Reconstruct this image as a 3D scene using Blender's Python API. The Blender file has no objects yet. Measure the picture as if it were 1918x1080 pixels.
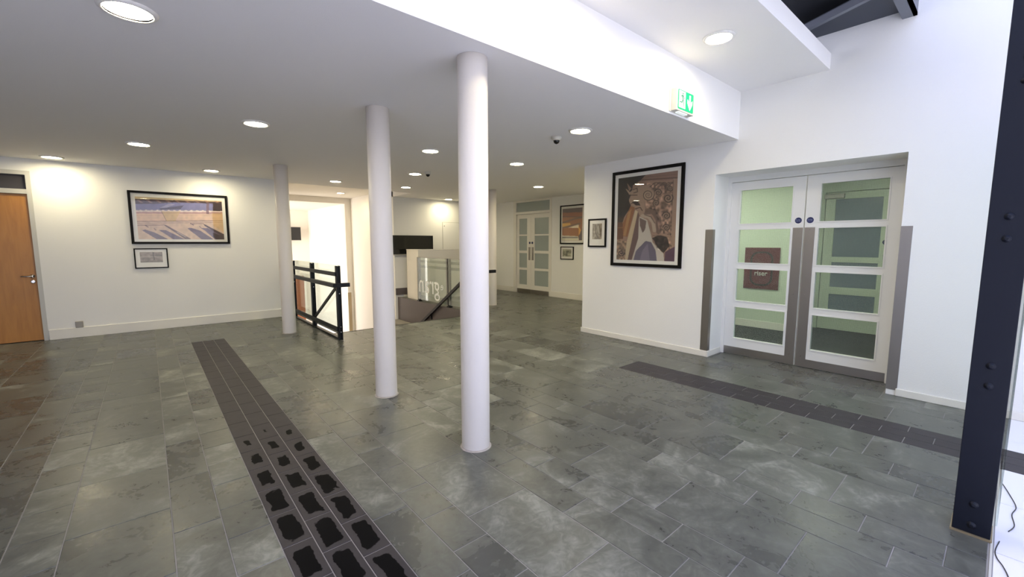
import bpy, bmesh, math, random
import numpy as np
from mathutils import Vector, Matrix

scene = bpy.context.scene
C = scene.collection
PI = math.pi

# ------------------------------------------------------------------ camera, sky, lights, exposure
cam_d = bpy.data.cameras.new('camera')
cam = bpy.data.objects.new('camera', cam_d)
C.objects.link(cam)
F_PX, YAW, PITCH = 794.47, math.radians(40.571), math.radians(-6.136)
cam_d.sensor_width = 36.0
cam_d.lens = F_PX / 1918 * 36.0
cam_d.clip_start = 0.05
cam.location = (0, 0, 1.45)
cam.rotation_euler = (PI / 2 + PITCH, 0, -YAW)
scene.camera = cam

world = bpy.data.worlds.new('sky')
scene.world = world
world.use_nodes = True
wnt = world.node_tree
wbg = wnt.nodes['Background']
wtc = wnt.nodes.new('ShaderNodeTexCoord'); wsep = wnt.nodes.new('ShaderNodeSeparateXYZ')
wmr = wnt.nodes.new('ShaderNodeMapRange'); wmr.inputs['From Min'].default_value = -1; wmr.inputs['From Max'].default_value = 1
wrp = wnt.nodes.new('ShaderNodeValToRGB')           # pale paving below the horizon, hazy sky turning bluer overhead
we = wrp.color_ramp.elements
we[0].position = 0.0; we[0].color = (0.80, 0.77, 0.73, 1)
we[1].position = 1.0; we[1].color = (0.46, 0.56, 1.0, 1)
we.new(0.48).color = (0.80, 0.77, 0.73, 1); we.new(0.53).color = (0.78, 0.80, 0.95, 1); we.new(0.75).color = (0.54, 0.63, 1.0, 1)
wnt.links.new(wtc.outputs['Generated'], wsep.inputs[0]); wnt.links.new(wsep.outputs[2], wmr.inputs['Value'])
wnt.links.new(wmr.outputs[0], wrp.inputs[0]); wnt.links.new(wrp.outputs[0], wbg.inputs[0])
wbg.inputs[1].default_value = 1.45

vs = scene.view_settings
vs.view_transform = 'Standard'
vs.look = 'None'
vs.exposure = 0.88
vs.gamma = 1.0
vs.use_curve_mapping = False

LAMP = 76.0            # radiance of the ceiling downlights
def area_light(name, loc, rot, sx, sy, power, color):
    d = bpy.data.lights.new(name, 'AREA')
    d.shape = 'RECTANGLE'; d.size = sx; d.size_y = sy; d.energy = power; d.color = color
    o = bpy.data.objects.new(name, d)
    o.location = loc; o.rotation_euler = rot
    C.objects.link(o)
    return o
# high sun falling through the glass roof on the white court floor
sun_d = bpy.data.lights.new('sun', 'SUN'); sun_d.energy = 3.6; sun_d.angle = math.radians(1.5); sun_d.color = (0.93, 0.92, 1.0)
sun = bpy.data.objects.new('sun', sun_d); C.objects.link(sun)
sun.rotation_euler = Vector((.05, .30, .95)).to_track_quat('Z', 'Y').to_euler()
# added area light at an unseen window side, brightening the lower lobby
area_light('lobby_fill_light', (0.3, 15.9, 0.4), (0, -PI / 2, 0), 5.0, 3.6, 140, (1.0, 0.92, 0.82))

# ------------------------------------------------------------------ helpers
def lin(r, g, b):
    f = lambda c: (c / 255 / 12.92) if c / 255 <= 0.04045 else ((c / 255 + 0.055) / 1.055) ** 2.4
    return (f(r), f(g), f(b), 1)

def box(bm, x0, x1, y0, y1, z0, z1):
    if x0 > x1: x0, x1 = x1, x0
    if y0 > y1: y0, y1 = y1, y0
    if z0 > z1: z0, z1 = z1, z0
    v = [bm.verts.new(p) for p in ((x0, y0, z0), (x1, y0, z0), (x1, y1, z0), (x0, y1, z0),
                                   (x0, y0, z1), (x1, y0, z1), (x1, y1, z1), (x0, y1, z1))]
    for f in ((3, 2, 1, 0), (4, 5, 6, 7), (0, 1, 5, 4), (1, 2, 6, 5), (2, 3, 7, 6), (3, 0, 4, 7)):
        bm.faces.new([v[i] for i in f])

def boxes(*bs):
    bm = bmesh.new()
    for b in bs: box(bm, *b)
    return bm

def lathe(bm, prof, seg=48, cx=0, cy=0, axis='z', cap=True):
    rings = []
    for r, z in prof:
        ring = []
        for i in range(seg):
            a = 2 * PI * i / seg
            p = (cx + r * math.cos(a), cy + r * math.sin(a), z)
            if axis == 'y': p = (cx + r * math.cos(a), z, cy + r * math.sin(a))
            ring.append(bm.verts.new(p))
        rings.append(ring)
    for a, b in zip(rings[:-1], rings[1:]):
        for i in range(seg):
            f = bm.faces.new((a[i], a[(i + 1) % seg], b[(i + 1) % seg], b[i])); f.smooth = True
    if cap:
        bm.faces.new(rings[0][::-1]); bm.faces.new(rings[-1])
    bmesh.ops.recalc_face_normals(bm, faces=bm.faces[:])
    return bm

def prism(bm, pts, lo, hi, axis='z'):
    """polygon pts extruded from lo to hi along axis; pts give the two other coordinates in order"""
    def mk(a, b, c):
        return {'z': (a, b, c), 'y': (a, c, b), 'x': (c, a, b)}[axis]
    A = [bm.verts.new(mk(a, b, lo)) for a, b in pts]
    B = [bm.verts.new(mk(a, b, hi)) for a, b in pts]
    n = len(pts)
    bm.faces.new(A); bm.faces.new(B[::-1])
    for i in range(n): bm.faces.new((A[i], B[i], B[(i + 1) % n], A[(i + 1) % n]))
    bmesh.ops.recalc_face_normals(bm, faces=bm.faces[:])
    return bm

def bar(bm, p, q, w, t):
    """rectangular bar from p to q, w wide sideways, t thick in the vertical-ish direction"""
    p, q = Vector(p), Vector(q); d = (q - p).normalized()
    up = Vector((0, 0, 1)) if abs(d.z) < .95 else Vector((0, 1, 0))
    s = d.cross(up).normalized() * w / 2; u = s.cross(d).normalized() * t / 2
    A = [bm.verts.new(p + a * s + b * u) for a, b in ((-1, -1), (1, -1), (1, 1), (-1, 1))]
    B = [bm.verts.new(q + a * s + b * u) for a, b in ((-1, -1), (1, -1), (1, 1), (-1, 1))]
    bm.faces.new(A); bm.faces.new(B[::-1])
    for i in range(4): bm.faces.new((A[i], B[i], B[(i + 1) % 4], A[(i + 1) % 4]))
    bmesh.ops.recalc_face_normals(bm, faces=bm.faces[:])

def tube(bm, pts, r, seg=8):
    rings = []
    for i, p in enumerate(pts):
        p = Vector(p)
        d = (Vector(pts[min(i + 1, len(pts) - 1)]) - Vector(pts[max(i - 1, 0)])).normalized()
        s = d.orthogonal().normalized() if i == 0 else (prev - d * prev.dot(d)).normalized()
        prev = s; u = d.cross(s)
        rings.append([bm.verts.new(p + r * (math.cos(2 * PI * k / seg) * s + math.sin(2 * PI * k / seg) * u)) for k in range(seg)])
    for a, b in zip(rings[:-1], rings[1:]):
        for k in range(seg):
            f = bm.faces.new((a[k], a[(k + 1) % seg], b[(k + 1) % seg], b[k])); f.smooth = True
    bm.faces.new(rings[0][::-1]); bm.faces.new(rings[-1])
    bmesh.ops.recalc_face_normals(bm, faces=bm.faces[:])

def bevel(bm, w, seg=2):
    bmesh.ops.bevel(bm, geom=bm.edges[:], offset=w, segments=seg, affect='EDGES', profile=0.6)
    return bm

def obj(name, bm, mat, parent=None, loc=None):
    me = bpy.data.meshes.new(name)
    if isinstance(bm, bpy.types.Mesh): me = bm
    else:
        bm.to_mesh(me); bm.free()
    if mat is not None and not me.materials: me.materials.append(mat)
    o = bpy.data.objects.new(name, me); C.objects.link(o)
    if parent is not None: o.parent = parent
    if loc is not None: o.location = loc
    return o

def tag(o, label, cat, group=None):
    o['label'] = label; o['category'] = cat
    if group: o['group'] = group
    return o

def thing(name, label, cat, loc=(0, 0, 0), rotz=0, group=None):
    o = bpy.data.objects.new(name, None); C.objects.link(o)
    o.location = loc; o.rotation_euler = (0, 0, rotz); o.empty_display_size = 0.1
    return tag(o, label, cat, group)

def struct(name, bm, mat, label=None):
    o = obj(name, bm, mat); o['kind'] = 'structure'
    if label: o['label'] = label
    return o

def struct_empty(name, label, loc, rotz):
    o = bpy.data.objects.new(name, None); C.objects.link(o)
    o.location = loc; o.rotation_euler = (0, 0, rotz); o['kind'] = 'structure'; o['label'] = label
    o.empty_display_size = 0.1
    return o

# ------------------------------------------------------------------ materials
def nodes_of(name):
    m = bpy.data.materials.new(name); m.use_nodes = True
    nt = m.node_tree
    return m, nt, nt.nodes['Principled BSDF']

def N(nt, kind, **kw):
    n = nt.nodes.new(kind)
    for k, v in kw.items(): setattr(n, k, v)
    return n

def plain(name, col, rough=0.5, metal=0.0, spec=0.5, bump=0.0, bscale=200.0, var=0.0, vscale=3.0):
    m, nt, p = nodes_of(name)
    p.inputs['Base Color'].default_value = col
    p.inputs['Roughness'].default_value = rough
    p.inputs['Metallic'].default_value = metal
    p.inputs['Specular IOR Level'].default_value = spec
    geo = N(nt, 'ShaderNodeNewGeometry')
    if var:
        nz = N(nt, 'ShaderNodeTexNoise'); nz.inputs['Scale'].default_value = vscale; nz.inputs['Detail'].default_value = 4
        nt.links.new(geo.outputs['Position'], nz.inputs['Vector'])
        mx = N(nt, 'ShaderNodeMix', data_type='RGBA')
        mx.inputs[6].default_value = tuple(c * (1 - var) for c in col[:3]) + (1,)
        mx.inputs[7].default_value = tuple(min(1, c * (1 + var)) for c in col[:3]) + (1,)
        nt.links.new(nz.outputs[0], mx.inputs[0]); nt.links.new(mx.outputs[2], p.inputs['Base Color'])
    if bump:
        nb = N(nt, 'ShaderNodeTexNoise'); nb.inputs['Scale'].default_value = bscale; nb.inputs['Detail'].default_value = 3
        nt.links.new(geo.outputs['Position'], nb.inputs['Vector'])
        b = N(nt, 'ShaderNodeBump'); b.inputs['Strength'].default_value = bump; b.inputs['Distance'].default_value = 0.004
        nt.links.new(nb.outputs[0], b.inputs['Height']); nt.links.new(b.outputs[0], p.inputs['Normal'])
    return m

def emit(name, col, s, base=(0.8, 0.8, 0.8, 1)):
    m, nt, p = nodes_of(name)
    p.inputs['Base Color'].default_value = base
    p.inputs['Emission Color'].default_value = col
    p.inputs['Emission Strength'].default_value = s
    return m

def thin_glass(name, tint=(1, 1, 1, 1), ior=1.5, rough=0.0, extra=0.0, haze=0.0, hazecol=(.6, .65, .62, 1), wire=False):
    """thin sheet: see-through with a Fresnel reflection, optional haze and wire mesh"""
    m = bpy.data.materials.new(name); m.use_nodes = True
    nt = m.node_tree; nt.nodes.clear()
    out = N(nt, 'ShaderNodeOutputMaterial')
    tr = N(nt, 'ShaderNodeBsdfTransparent'); tr.inputs[0].default_value = tint
    gl = N(nt, 'ShaderNodeBsdfGlossy'); gl.inputs['Roughness'].default_value = rough
    fr = N(nt, 'ShaderNodeFresnel'); fr.inputs[0].default_value = 1.5
    ad = N(nt, 'ShaderNodeMath', operation='ADD', use_clamp=True); ad.inputs[1].default_value = extra
    ge = N(nt, 'ShaderNodeNewGeometry'); io = N(nt, 'ShaderNodeMapRange')     # same reflectance on both faces of the sheet
    io.inputs['To Min'].default_value = ior; io.inputs['To Max'].default_value = 1 / ior
    nt.links.new(ge.outputs['Backfacing'], io.inputs['Value']); nt.links.new(io.outputs[0], fr.inputs[0])
    nt.links.new(fr.outputs[0], ad.inputs[0])
    mx = N(nt, 'ShaderNodeMixShader')
    nt.links.new(ad.outputs[0], mx.inputs[0]); nt.links.new(gl.outputs[0], mx.inputs[2])
    src = tr
    if haze or wire:
        df = N(nt, 'ShaderNodeBsdfDiffuse'); df.inputs[0].default_value = hazecol
        m2 = N(nt, 'ShaderNodeMixShader'); m2.inputs[0].default_value = haze
        nt.links.new(tr.outputs[0], m2.inputs[1]); nt.links.new(df.outputs[0], m2.inputs[2])
        if wire:
            tc = N(nt, 'ShaderNodeTexCoord'); mp = N(nt, 'ShaderNodeMapping'); mp.inputs['Rotation'].default_value = (PI / 2, 0, 0)
            br = N(nt, 'ShaderNodeTexBrick', offset=0.0)
            br.inputs['Scale'].default_value = 1.0; br.inputs['Brick Width'].default_value = 0.0125; br.inputs['Row Height'].default_value = 0.0125
            br.inputs['Mortar Size'].default_value = 0.0007; br.inputs['Color1'].default_value = (haze,) * 3 + (1,)
            br.inputs['Color2'].default_value = (haze,) * 3 + (1,); br.inputs['Mortar'].default_value = (0.30,) * 3 + (1,)
            nt.links.new(tc.outputs['Object'], mp.inputs[0]); nt.links.new(mp.outputs[0], br.inputs['Vector'])
            nt.links.new(br.outputs['Color'], m2.inputs[0])
        src = m2
    nt.links.new(src.outputs[0], mx.inputs[1]); nt.links.new(mx.outputs[0], out.inputs[0])
    return m

def slate_material():
    m, nt, p = nodes_of('slate')
    geo = N(nt, 'ShaderNodeNewGeometry'); oi = N(nt, 'ShaderNodeObjectInfo')
    ra = N(nt, 'ShaderNodeMath', operation='ADD'); fr = N(nt, 'ShaderNodeMath', operation='FRACT')
    nt.links.new(geo.outputs['Random Per Island'], ra.inputs[0]); nt.links.new(oi.outputs['Random'], ra.inputs[1])
    nt.links.new(ra.outputs[0], fr.inputs[0])
    off = N(nt, 'ShaderNodeMath', operation='MULTIPLY'); off.inputs[1].default_value = 37.0
    nt.links.new(fr.outputs[0], off.inputs[0])
    va = N(nt, 'ShaderNodeVectorMath', operation='ADD')
    nt.links.new(geo.outputs['Position'], va.inputs[0]); nt.links.new(off.outputs[0], va.inputs[1])
    n1 = N(nt, 'ShaderNodeTexNoise'); n1.inputs['Scale'].default_value = 2.3; n1.inputs['Detail'].default_value = 8
    n1.inputs['Roughness'].default_value = 0.62; n1.inputs['Distortion'].default_value = 1.1
    n2 = N(nt, 'ShaderNodeTexNoise'); n2.inputs['Scale'].default_value = 11; n2.inputs['Detail'].default_value = 6
    n2.inputs['Distortion'].default_value = 2.2
    nt.links.new(va.outputs[0], n1.inputs['Vector']); nt.links.new(va.outputs[0], n2.inputs['Vector'])
    # tile tone shifts the ramp position
    t = N(nt, 'ShaderNodeMapRange'); t.inputs['To Min'].default_value = -0.12; t.inputs['To Max'].default_value = 0.10
    nt.links.new(fr.outputs[0], t.inputs['Value'])
    a1 = N(nt, 'ShaderNodeMath', operation='ADD'); nt.links.new(n1.outputs[0], a1.inputs[0]); nt.links.new(t.outputs[0], a1.inputs[1])
    s2 = N(nt, 'ShaderNodeMath', operation='MULTIPLY_ADD'); s2.inputs[1].default_value = 0.36; s2.inputs[2].default_value = -0.18
    nt.links.new(n2.outputs[0], s2.inputs[0])
    a2 = N(nt, 'ShaderNodeMath', operation='ADD'); nt.links.new(a1.outputs[0], a2.inputs[0]); nt.links.new(s2.outputs[0], a2.inputs[1])
    rp = N(nt, 'ShaderNodeValToRGB'); e = rp.color_ramp.elements
    e[0].position = 0.30; e[0].color = (0.067, 0.069, 0.061, 1)
    e[1].position = 0.74; e[1].color = (0.245, 0.250, 0.216, 1)
    for ps, c in ((0.41, (0.082, 0.085, 0.074, 1)), (0.50, (0.101, 0.105, 0.090, 1)), (0.58, (0.127, 0.132, 0.113, 1)), (0.66, (0.181, 0.186, 0.162, 1))):
        e.new(ps).color = c
    nt.links.new(a2.outputs[0], rp.inputs[0]); nt.links.new(rp.outputs[0], p.inputs['Base Color'])
    rr = N(nt, 'ShaderNodeMapRange'); rr.inputs['From Min'].default_value = 0.3; rr.inputs['From Max'].default_value = 0.7
    rr.inputs['To Min'].default_value = 0.24; rr.inputs['To Max'].default_value = 0.42
    nt.links.new(a2.outputs[0], rr.inputs['Value']); nt.links.new(rr.outputs[0], p.inputs['Roughness'])
    p.inputs['Specular IOR Level'].default_value = 0.38
    b = N(nt, 'ShaderNodeBump'); b.inputs['Strength'].default_value = 0.25; b.inputs['Distance'].default_value = 0.004
    nt.links.new(a2.outputs[0], b.inputs['Height']); nt.links.new(b.outputs[0], p.inputs['Normal'])
    return m

def dark_tile_material(patched):
    """black clay paver; some carry a ragged near-black, low-specular patch in the middle"""
    m, nt, p = nodes_of('dark_paver_patched' if patched else 'dark_paver')
    geo = N(nt, 'ShaderNodeNewGeometry'); oi = N(nt, 'ShaderNodeObjectInfo')
    nz = N(nt, 'ShaderNodeTexNoise'); nz.inputs['Scale'].default_value = 14; nz.inputs['Detail'].default_value = 5
    nt.links.new(geo.outputs['Position'], nz.inputs['Vector'])
    mx = N(nt, 'ShaderNodeMix', data_type='RGBA')
    mx.inputs[6].default_value = (0.030, 0.026, 0.030, 1); mx.inputs[7].default_value = (0.052, 0.046, 0.051, 1)
    nt.links.new(nz.outputs[0], mx.inputs[0])
    p.inputs['Roughness'].default_value = 0.5; p.inputs['Specular IOR Level'].default_value = 0.22
    nt.links.new(mx.outputs[2], p.inputs['Base Color'])
    if patched:
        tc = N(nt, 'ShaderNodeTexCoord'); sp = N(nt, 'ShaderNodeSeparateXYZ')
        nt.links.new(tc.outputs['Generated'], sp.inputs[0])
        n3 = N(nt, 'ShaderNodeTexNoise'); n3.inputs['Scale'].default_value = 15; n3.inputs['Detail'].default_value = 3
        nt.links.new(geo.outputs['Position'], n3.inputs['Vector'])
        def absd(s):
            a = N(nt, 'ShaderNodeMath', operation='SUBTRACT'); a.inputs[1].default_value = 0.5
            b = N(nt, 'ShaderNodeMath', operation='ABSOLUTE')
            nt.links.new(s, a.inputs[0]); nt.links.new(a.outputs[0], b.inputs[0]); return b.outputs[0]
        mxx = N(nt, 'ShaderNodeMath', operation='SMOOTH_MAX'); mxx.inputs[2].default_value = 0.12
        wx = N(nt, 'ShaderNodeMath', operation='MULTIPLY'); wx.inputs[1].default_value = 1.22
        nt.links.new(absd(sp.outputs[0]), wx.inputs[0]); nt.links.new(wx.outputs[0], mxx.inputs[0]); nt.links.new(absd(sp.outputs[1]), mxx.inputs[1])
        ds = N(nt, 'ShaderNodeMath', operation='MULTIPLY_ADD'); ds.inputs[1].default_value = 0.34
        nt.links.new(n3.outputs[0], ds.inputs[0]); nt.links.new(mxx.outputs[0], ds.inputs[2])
        # a lower object colour alpha gives a tile a smaller patch
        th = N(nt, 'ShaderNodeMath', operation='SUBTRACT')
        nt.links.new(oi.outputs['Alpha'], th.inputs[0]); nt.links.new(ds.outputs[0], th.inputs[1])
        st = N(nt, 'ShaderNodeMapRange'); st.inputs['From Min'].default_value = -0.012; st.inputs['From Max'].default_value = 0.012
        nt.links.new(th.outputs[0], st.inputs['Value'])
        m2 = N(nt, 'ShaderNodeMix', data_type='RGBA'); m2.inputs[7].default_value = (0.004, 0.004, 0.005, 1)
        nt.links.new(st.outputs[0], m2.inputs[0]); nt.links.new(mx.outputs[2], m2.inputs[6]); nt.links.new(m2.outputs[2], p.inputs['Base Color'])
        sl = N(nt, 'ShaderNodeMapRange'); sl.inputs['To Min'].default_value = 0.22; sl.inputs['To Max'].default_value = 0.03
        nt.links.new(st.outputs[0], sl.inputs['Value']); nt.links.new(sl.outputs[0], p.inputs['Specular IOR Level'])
    return m

def wood_material():
    m, nt, p = nodes_of('maple_veneer')
    tc = N(nt, 'ShaderNodeTexCoord'); mp = N(nt, 'ShaderNodeMapping'); mp.inputs['Scale'].default_value = (7, 7, 0.8)
    nz = N(nt, 'ShaderNodeTexNoise'); nz.inputs['Scale'].default_value = 3; nz.inputs['Detail'].default_value = 6; nz.inputs['Distortion'].default_value = .4
    rp = N(nt, 'ShaderNodeValToRGB'); e = rp.color_ramp.elements
    e[0].position = .3; e[0].color = lin(170, 114, 50); e[1].position = .75; e[1].color = lin(190, 132, 60)
    nt.links.new(tc.outputs['Object'], mp.inputs[0]); nt.links.new(mp.outputs[0], nz.inputs['Vector'])
    nt.links.new(nz.outputs[0], rp.inputs[0]); nt.links.new(rp.outputs[0], p.inputs['Base Color'])
    p.inputs['Roughness'].default_value = 0.38
    return m

def steel_material():
    m, nt, p = nodes_of('brushed_steel')
    tc = N(nt, 'ShaderNodeTexCoord'); mp = N(nt, 'ShaderNodeMapping'); mp.inputs['Scale'].default_value = (300, 300, 6)
    nz = N(nt, 'ShaderNodeTexNoise'); nz.inputs['Scale'].default_value = 1; nz.inputs['Detail'].default_value = 3
    mr = N(nt, 'ShaderNodeMapRange'); mr.inputs['To Min'].default_value = .28; mr.inputs['To Max'].default_value = .46
    nt.links.new(tc.outputs['Object'], mp.inputs[0]); nt.links.new(mp.outputs[0], nz.inputs['Vector'])
    nt.links.new(nz.outputs[0], mr.inputs['Value']); nt.links.new(mr.outputs[0], p.inputs['Roughness'])
    p.inputs['Base Color'].default_value = (0.40, 0.375, 0.35, 1); p.inputs['Metallic'].default_value = 1
    return m

def print_material():
    m, nt, p = nodes_of('art_print')
    at = N(nt, 'ShaderNodeVertexColor'); at.layer_name = 'print'
    nt.links.new(at.outputs[0], p.inputs['Base Color']); p.inputs['Roughness'].default_value = .6
    return m

M = dict(
    wall=plain('wall_paint', (0.84, 0.83, 0.80, 1), .75, bump=.35, bscale=160),
    stairwall=plain('stair_paint', (0.84, 0.79, 0.71, 1), .75, bump=.2, bscale=160),
    ceil=plain('ceiling_paint', (0.92, 0.90, 0.885, 1), .8, bump=.15, bscale=120),
    column=plain('column_paint', (0.83, 0.775, 0.71, 1), .5, bump=.12, bscale=60, var=.02),
    seal=plain('sealant', (0.42, 0.38, 0.34, 1), .8, var=.3, vscale=30),
    skirt=plain('skirting_paint', (0.80, 0.77, 0.70, 1), .45, var=.03),
    gloss=plain('white_gloss_paint', (0.82, 0.81, 0.78, 1), .35),
    frame_paint=plain('frame_paint', (0.55, 0.54, 0.50, 1), .45),
    grout=plain('grout', (0.30, 0.285, 0.27, 1), .9, var=.3, vscale=4),
    slate=slate_material(), paver=dark_tile_material(False), patched=dark_tile_material(True),
    white_tile=plain('white_tile', (0.80, 0.79, 0.84, 1), .35, var=.03, vscale=2),
    wood=wood_material(), steel=steel_material(),
    brown_door=plain('brown_door', lin(150, 92, 60), .5, var=.1),
    black_frame=plain('black_frame', (0.006, 0.005, 0.005, 1), .5, spec=.15),
    mat_board=plain('mat_board', (0.78, 0.76, 0.70, 1), .8),
    print=print_material(),
    picture_glass=thin_glass('picture_glass'),
    wired=thin_glass('wired_glass', (0.90, 0.95, 0.90, 1), ior=1.28, wire=True, haze=.01, hazecol=(.55, .6, .55, 1)),
    clear=thin_glass('clear_glass', (0.92, 0.97, 0.94, 1)),
    etched=thin_glass('hazy_glass', (0.90, 0.95, 0.92, 1), haze=.12, hazecol=(.7, .74, .72, 1)),
    frosted=plain('frosted_glass', (0.34, 0.38, 0.36, 1), .28),
    blue_glass=plain('blue_grey_glass', (0.16, 0.20, 0.25, 1), .2),
    dark_glass=plain('dark_glass', (0.055, 0.05, 0.05, 1), .15),
    black_steel=plain('black_painted_steel', (0.009, 0.010, 0.013, 1), .42, spec=.3),
    navy_steel=plain('navy_painted_steel', (0.007, 0.009, 0.017, 1), .45, spec=.25, bump=.05, bscale=90),
    navy_soffit=plain('navy_soffit', (0.035, 0.042, 0.060, 1), .5),
    slate_beam=plain('grey_beam', (0.16, 0.17, 0.20, 1), .5),
    black_void=plain('dark_void_sheet', (0.006, 0.007, 0.010, 1), .7),
    purple=plain('purple_fascia', (0.115, 0.095, 0.095, 1), .6, var=.1),
    carpet=plain('carpet', (0.018, 0.019, 0.022, 1), .95, bump=.6, bscale=400, var=.3, vscale=60),
    beige_floor=plain('beige_floor', (0.30, 0.28, 0.24, 1), .6, var=.05),
    green_wall=plain('pale_green_paint', (0.60, 0.66, 0.54, 1), .7),
    lamp=emit('lamp_diffuser', (1.0, 0.88, 0.58, 1), LAMP),
    lamp_cool=emit('lamp_diffuser_cool', (1.0, 0.97, 0.90, 1), LAMP),
    lamp_corridor=emit('corridor_lamp', (1.0, 0.98, 0.88, 1), 10),
    trim=plain('white_trim', (0.82, 0.80, 0.76, 1), .4),
    plastic=plain('white_plastic', (0.66, 0.63, 0.55, 1), .4),
    grey_plastic=plain('grey_plastic', (0.33, 0.31, 0.28, 1), .45),
    sign_green=emit('sign_green', (0.0, 0.50, 0.20, 1), 0.35, (0.0, 0.30, 0.13, 1)),
    sign_white=emit('sign_white', (0.9, 1.0, 0.96, 1), 0.3),
    sign_dark=plain('sign_dark_green', (0.0, 0.16, 0.08, 1), .5),
    sticker=plain('blue_sticker', (0.008, 0.015, 0.10, 1), .35),
    sticker_text=plain('sticker_text', (0.45, 0.5, 0.75, 1), .5),
    red=plain('red_panel', (0.105, 0.010, 0.016, 1), .4),
    ring=plain('dark_ring', (0.018, 0.009, 0.009, 1), .5),
    sign_text=plain('pale_lettering', (0.55, 0.52, 0.48, 1), .6),
    letter=plain('white_vinyl', (0.85, 0.87, 0.86, 1), .5),
    screen=plain('tv_screen', (0.006, 0.007, 0.009, 1), .18),
    chrome=plain('chrome', (0.6, 0.58, 0.56, 1), .22, metal=1),
    dome=plain('camera_dome', (0.006, 0.006, 0.006, 1), .08),
    cable=plain('black_cable', (0.02, 0.02, 0.02, 1), .5),
    brass=plain('brass_trim', (0.42, 0.33, 0.2, 1), .4, metal=.6),
)

# ------------------------------------------------------------------ camera maths (only to rank tiles by size in view)
def project(x, y, z):
    cy, sy, cp, sp = math.cos(YAW), math.sin(YAW), math.cos(PITCH), math.sin(PITCH)
    f = (sy * cp, cy * cp, sp); r = (cy, -sy, 0); u = (-sy * sp, -cy * sp, cp)
    d = (x, y, z - 1.45)
    w = sum(a * b for a, b in zip(d, f))
    if w < 0.05: return None
    return (959 + F_PX * sum(a * b for a, b in zip(d, r)) / w, 540 - F_PX * sum(a * b for a, b in zip(d, u)) / w)

def px_area(x0, x1, y0, y1):
    P = [project(x, y, 0) for x, y in ((x0, y0), (x1, y0), (x1, y1), (x0, y1))]
    if any(p is None for p in P): return 0
    cx = sum(p[0] for p in P) / 4; cy = sum(p[1] for p in P) / 4
    if max(p[0] for p in P) < 0 or min(p[0] for p in P) > 1918 or min(p[1] for p in P) > 1080: return 0
    return abs(sum(P[i][0] * P[(i + 1) % 4][1] - P[(i + 1) % 4][0] * P[i][1] for i in range(4))) / 2

# ------------------------------------------------------------------ main dimensions
ZC = 2.65                 # low ceiling
XR = 5.34                 # right wall
YL = 9.25                 # left (picture) wall
XF = 8.25                 # far right wall
YT = 10.6                 # wall with the television
YB = 2.165                # bulkhead
VX0, VX1, VY0 = 2.17, 5.06, 6.95      # stair opening
YW = 13.65                # end wall of the stair hall
ZL = -2.4                 # lower floor
XL = -5.0                 # unseen left end of the hall
YN = -5.0                 # unseen back of the glazed court

# ------------------------------------------------------------------ floor
floor = struct('floor', boxes((XL, XR + .5, -.06, VY0, -.30, -.0025), (XL, VX0, VY0, YL + .2, -.30, -.0025),
                              (VX1, XF + .2, VY0, YT + .2, -.30, -.0025), (XR + .5, XF + .2, 4.3, VY0, -.30, -.0025)),
               M['grout'], 'grey slate tile floor of the hall')
regions = [(XL, XR, -.05, VY0), (XL, VX0 - .02, VY0, YL), (VX1 + .03, XF, VY0, YT), (XR, 5.80, .69, 2.39), (XR, XF, 4.49, VY0)]
# courses across the hall: wide, long, short, repeating, interrupted by the two dark bands
courses = []
def run(x, kinds, step, until):
    i = 0
    while (x < until) if step > 0 else (x > until):
        k = kinds[i % 3]; w = .412 if k == 'wide' else .204
        a, b = (x, x + w) if step > 0 else (x - w, x)
        courses.append((a, b, k)); x += step * w; i += 1
    return x
for a, b, k in ((0.80, 1.00, 'long'), (1.00, 1.20, 'short'), (1.20, 1.61, 'wide'), (1.61, 1.81, 'long'), (1.81, 2.015, 'short'), (2.015, 2.43, 'wide'),
                (2.43, 2.63, 'long'), (2.63, 2.83, 'short'), (2.83, 3.25, 'wide'), (3.25, 3.45, 'long'), (3.45, 3.66, 'short'), (3.66, 4.09, 'wide'),
                (4.51, 4.92, 'wide'), (4.92, 5.12, 'long'), (5.12, 5.34, 'short'),
                (.20, .39, 'short'), (0.0, .20, 'long'), (-.41, 0.0, 'wide'), (-.61, -.41, 'short'), (-.82, -.61, 'long'), (-1.23, -.82, 'wide')):
    courses.append((a, b, k))
run(-1.23, ('short', 'long', 'wide'), -1, XL)
run(5.34, ('wide', 'long', 'short'), 1, XF)
PH = {'wide': .55, 'long': .245, 'short': .08}
LEN = {'wide': .605, 'long': .605, 'short': .3025}
G = 0.0022
def cut(x0, x1, y0, y1, reg):
    a, b, c, d = max(x0, reg[0]), min(x1, reg[1]), max(y0, reg[2]), min(y1, reg[3])
    return (a, b, c, d) if b - a > .012 and d - c > .012 else None
tiles = []
def lay(a, b, k, ylo, yhi):
    L = LEN[k]; ph = PH[k] if a > .5 else {'wide': .47, 'long': .19, 'short': .265}[k]
    n = math.floor((ylo - ph) / L)
    while ph + n * L < yhi:
        y0, y1 = max(ylo, ph + n * L), min(yhi, ph + (n + 1) * L)
        for reg in regions:
            c = cut(a, b, y0, y1, reg)
            if c: tiles.append(c)
        n += 1
for a, b, k in courses: lay(a, b, k, -.05, YT)
lay(.39, .80, 'wide', 7.68, YT)
lay(4.09, 4.51, 'wide', 2.865, YT)
def seen(t):
    x, y = (t[0] + t[1]) / 2, (t[2] + t[3]) / 2
    if x > XR and y < 4.6 and not (x < 5.8 and .6 < y < 2.5): return 0
    if x > XR and y > 4.4 and x / y > XR / 4.47: return 0
    return px_area(*t)
tiles.sort(key=seen, reverse=True)
cache = {}
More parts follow.
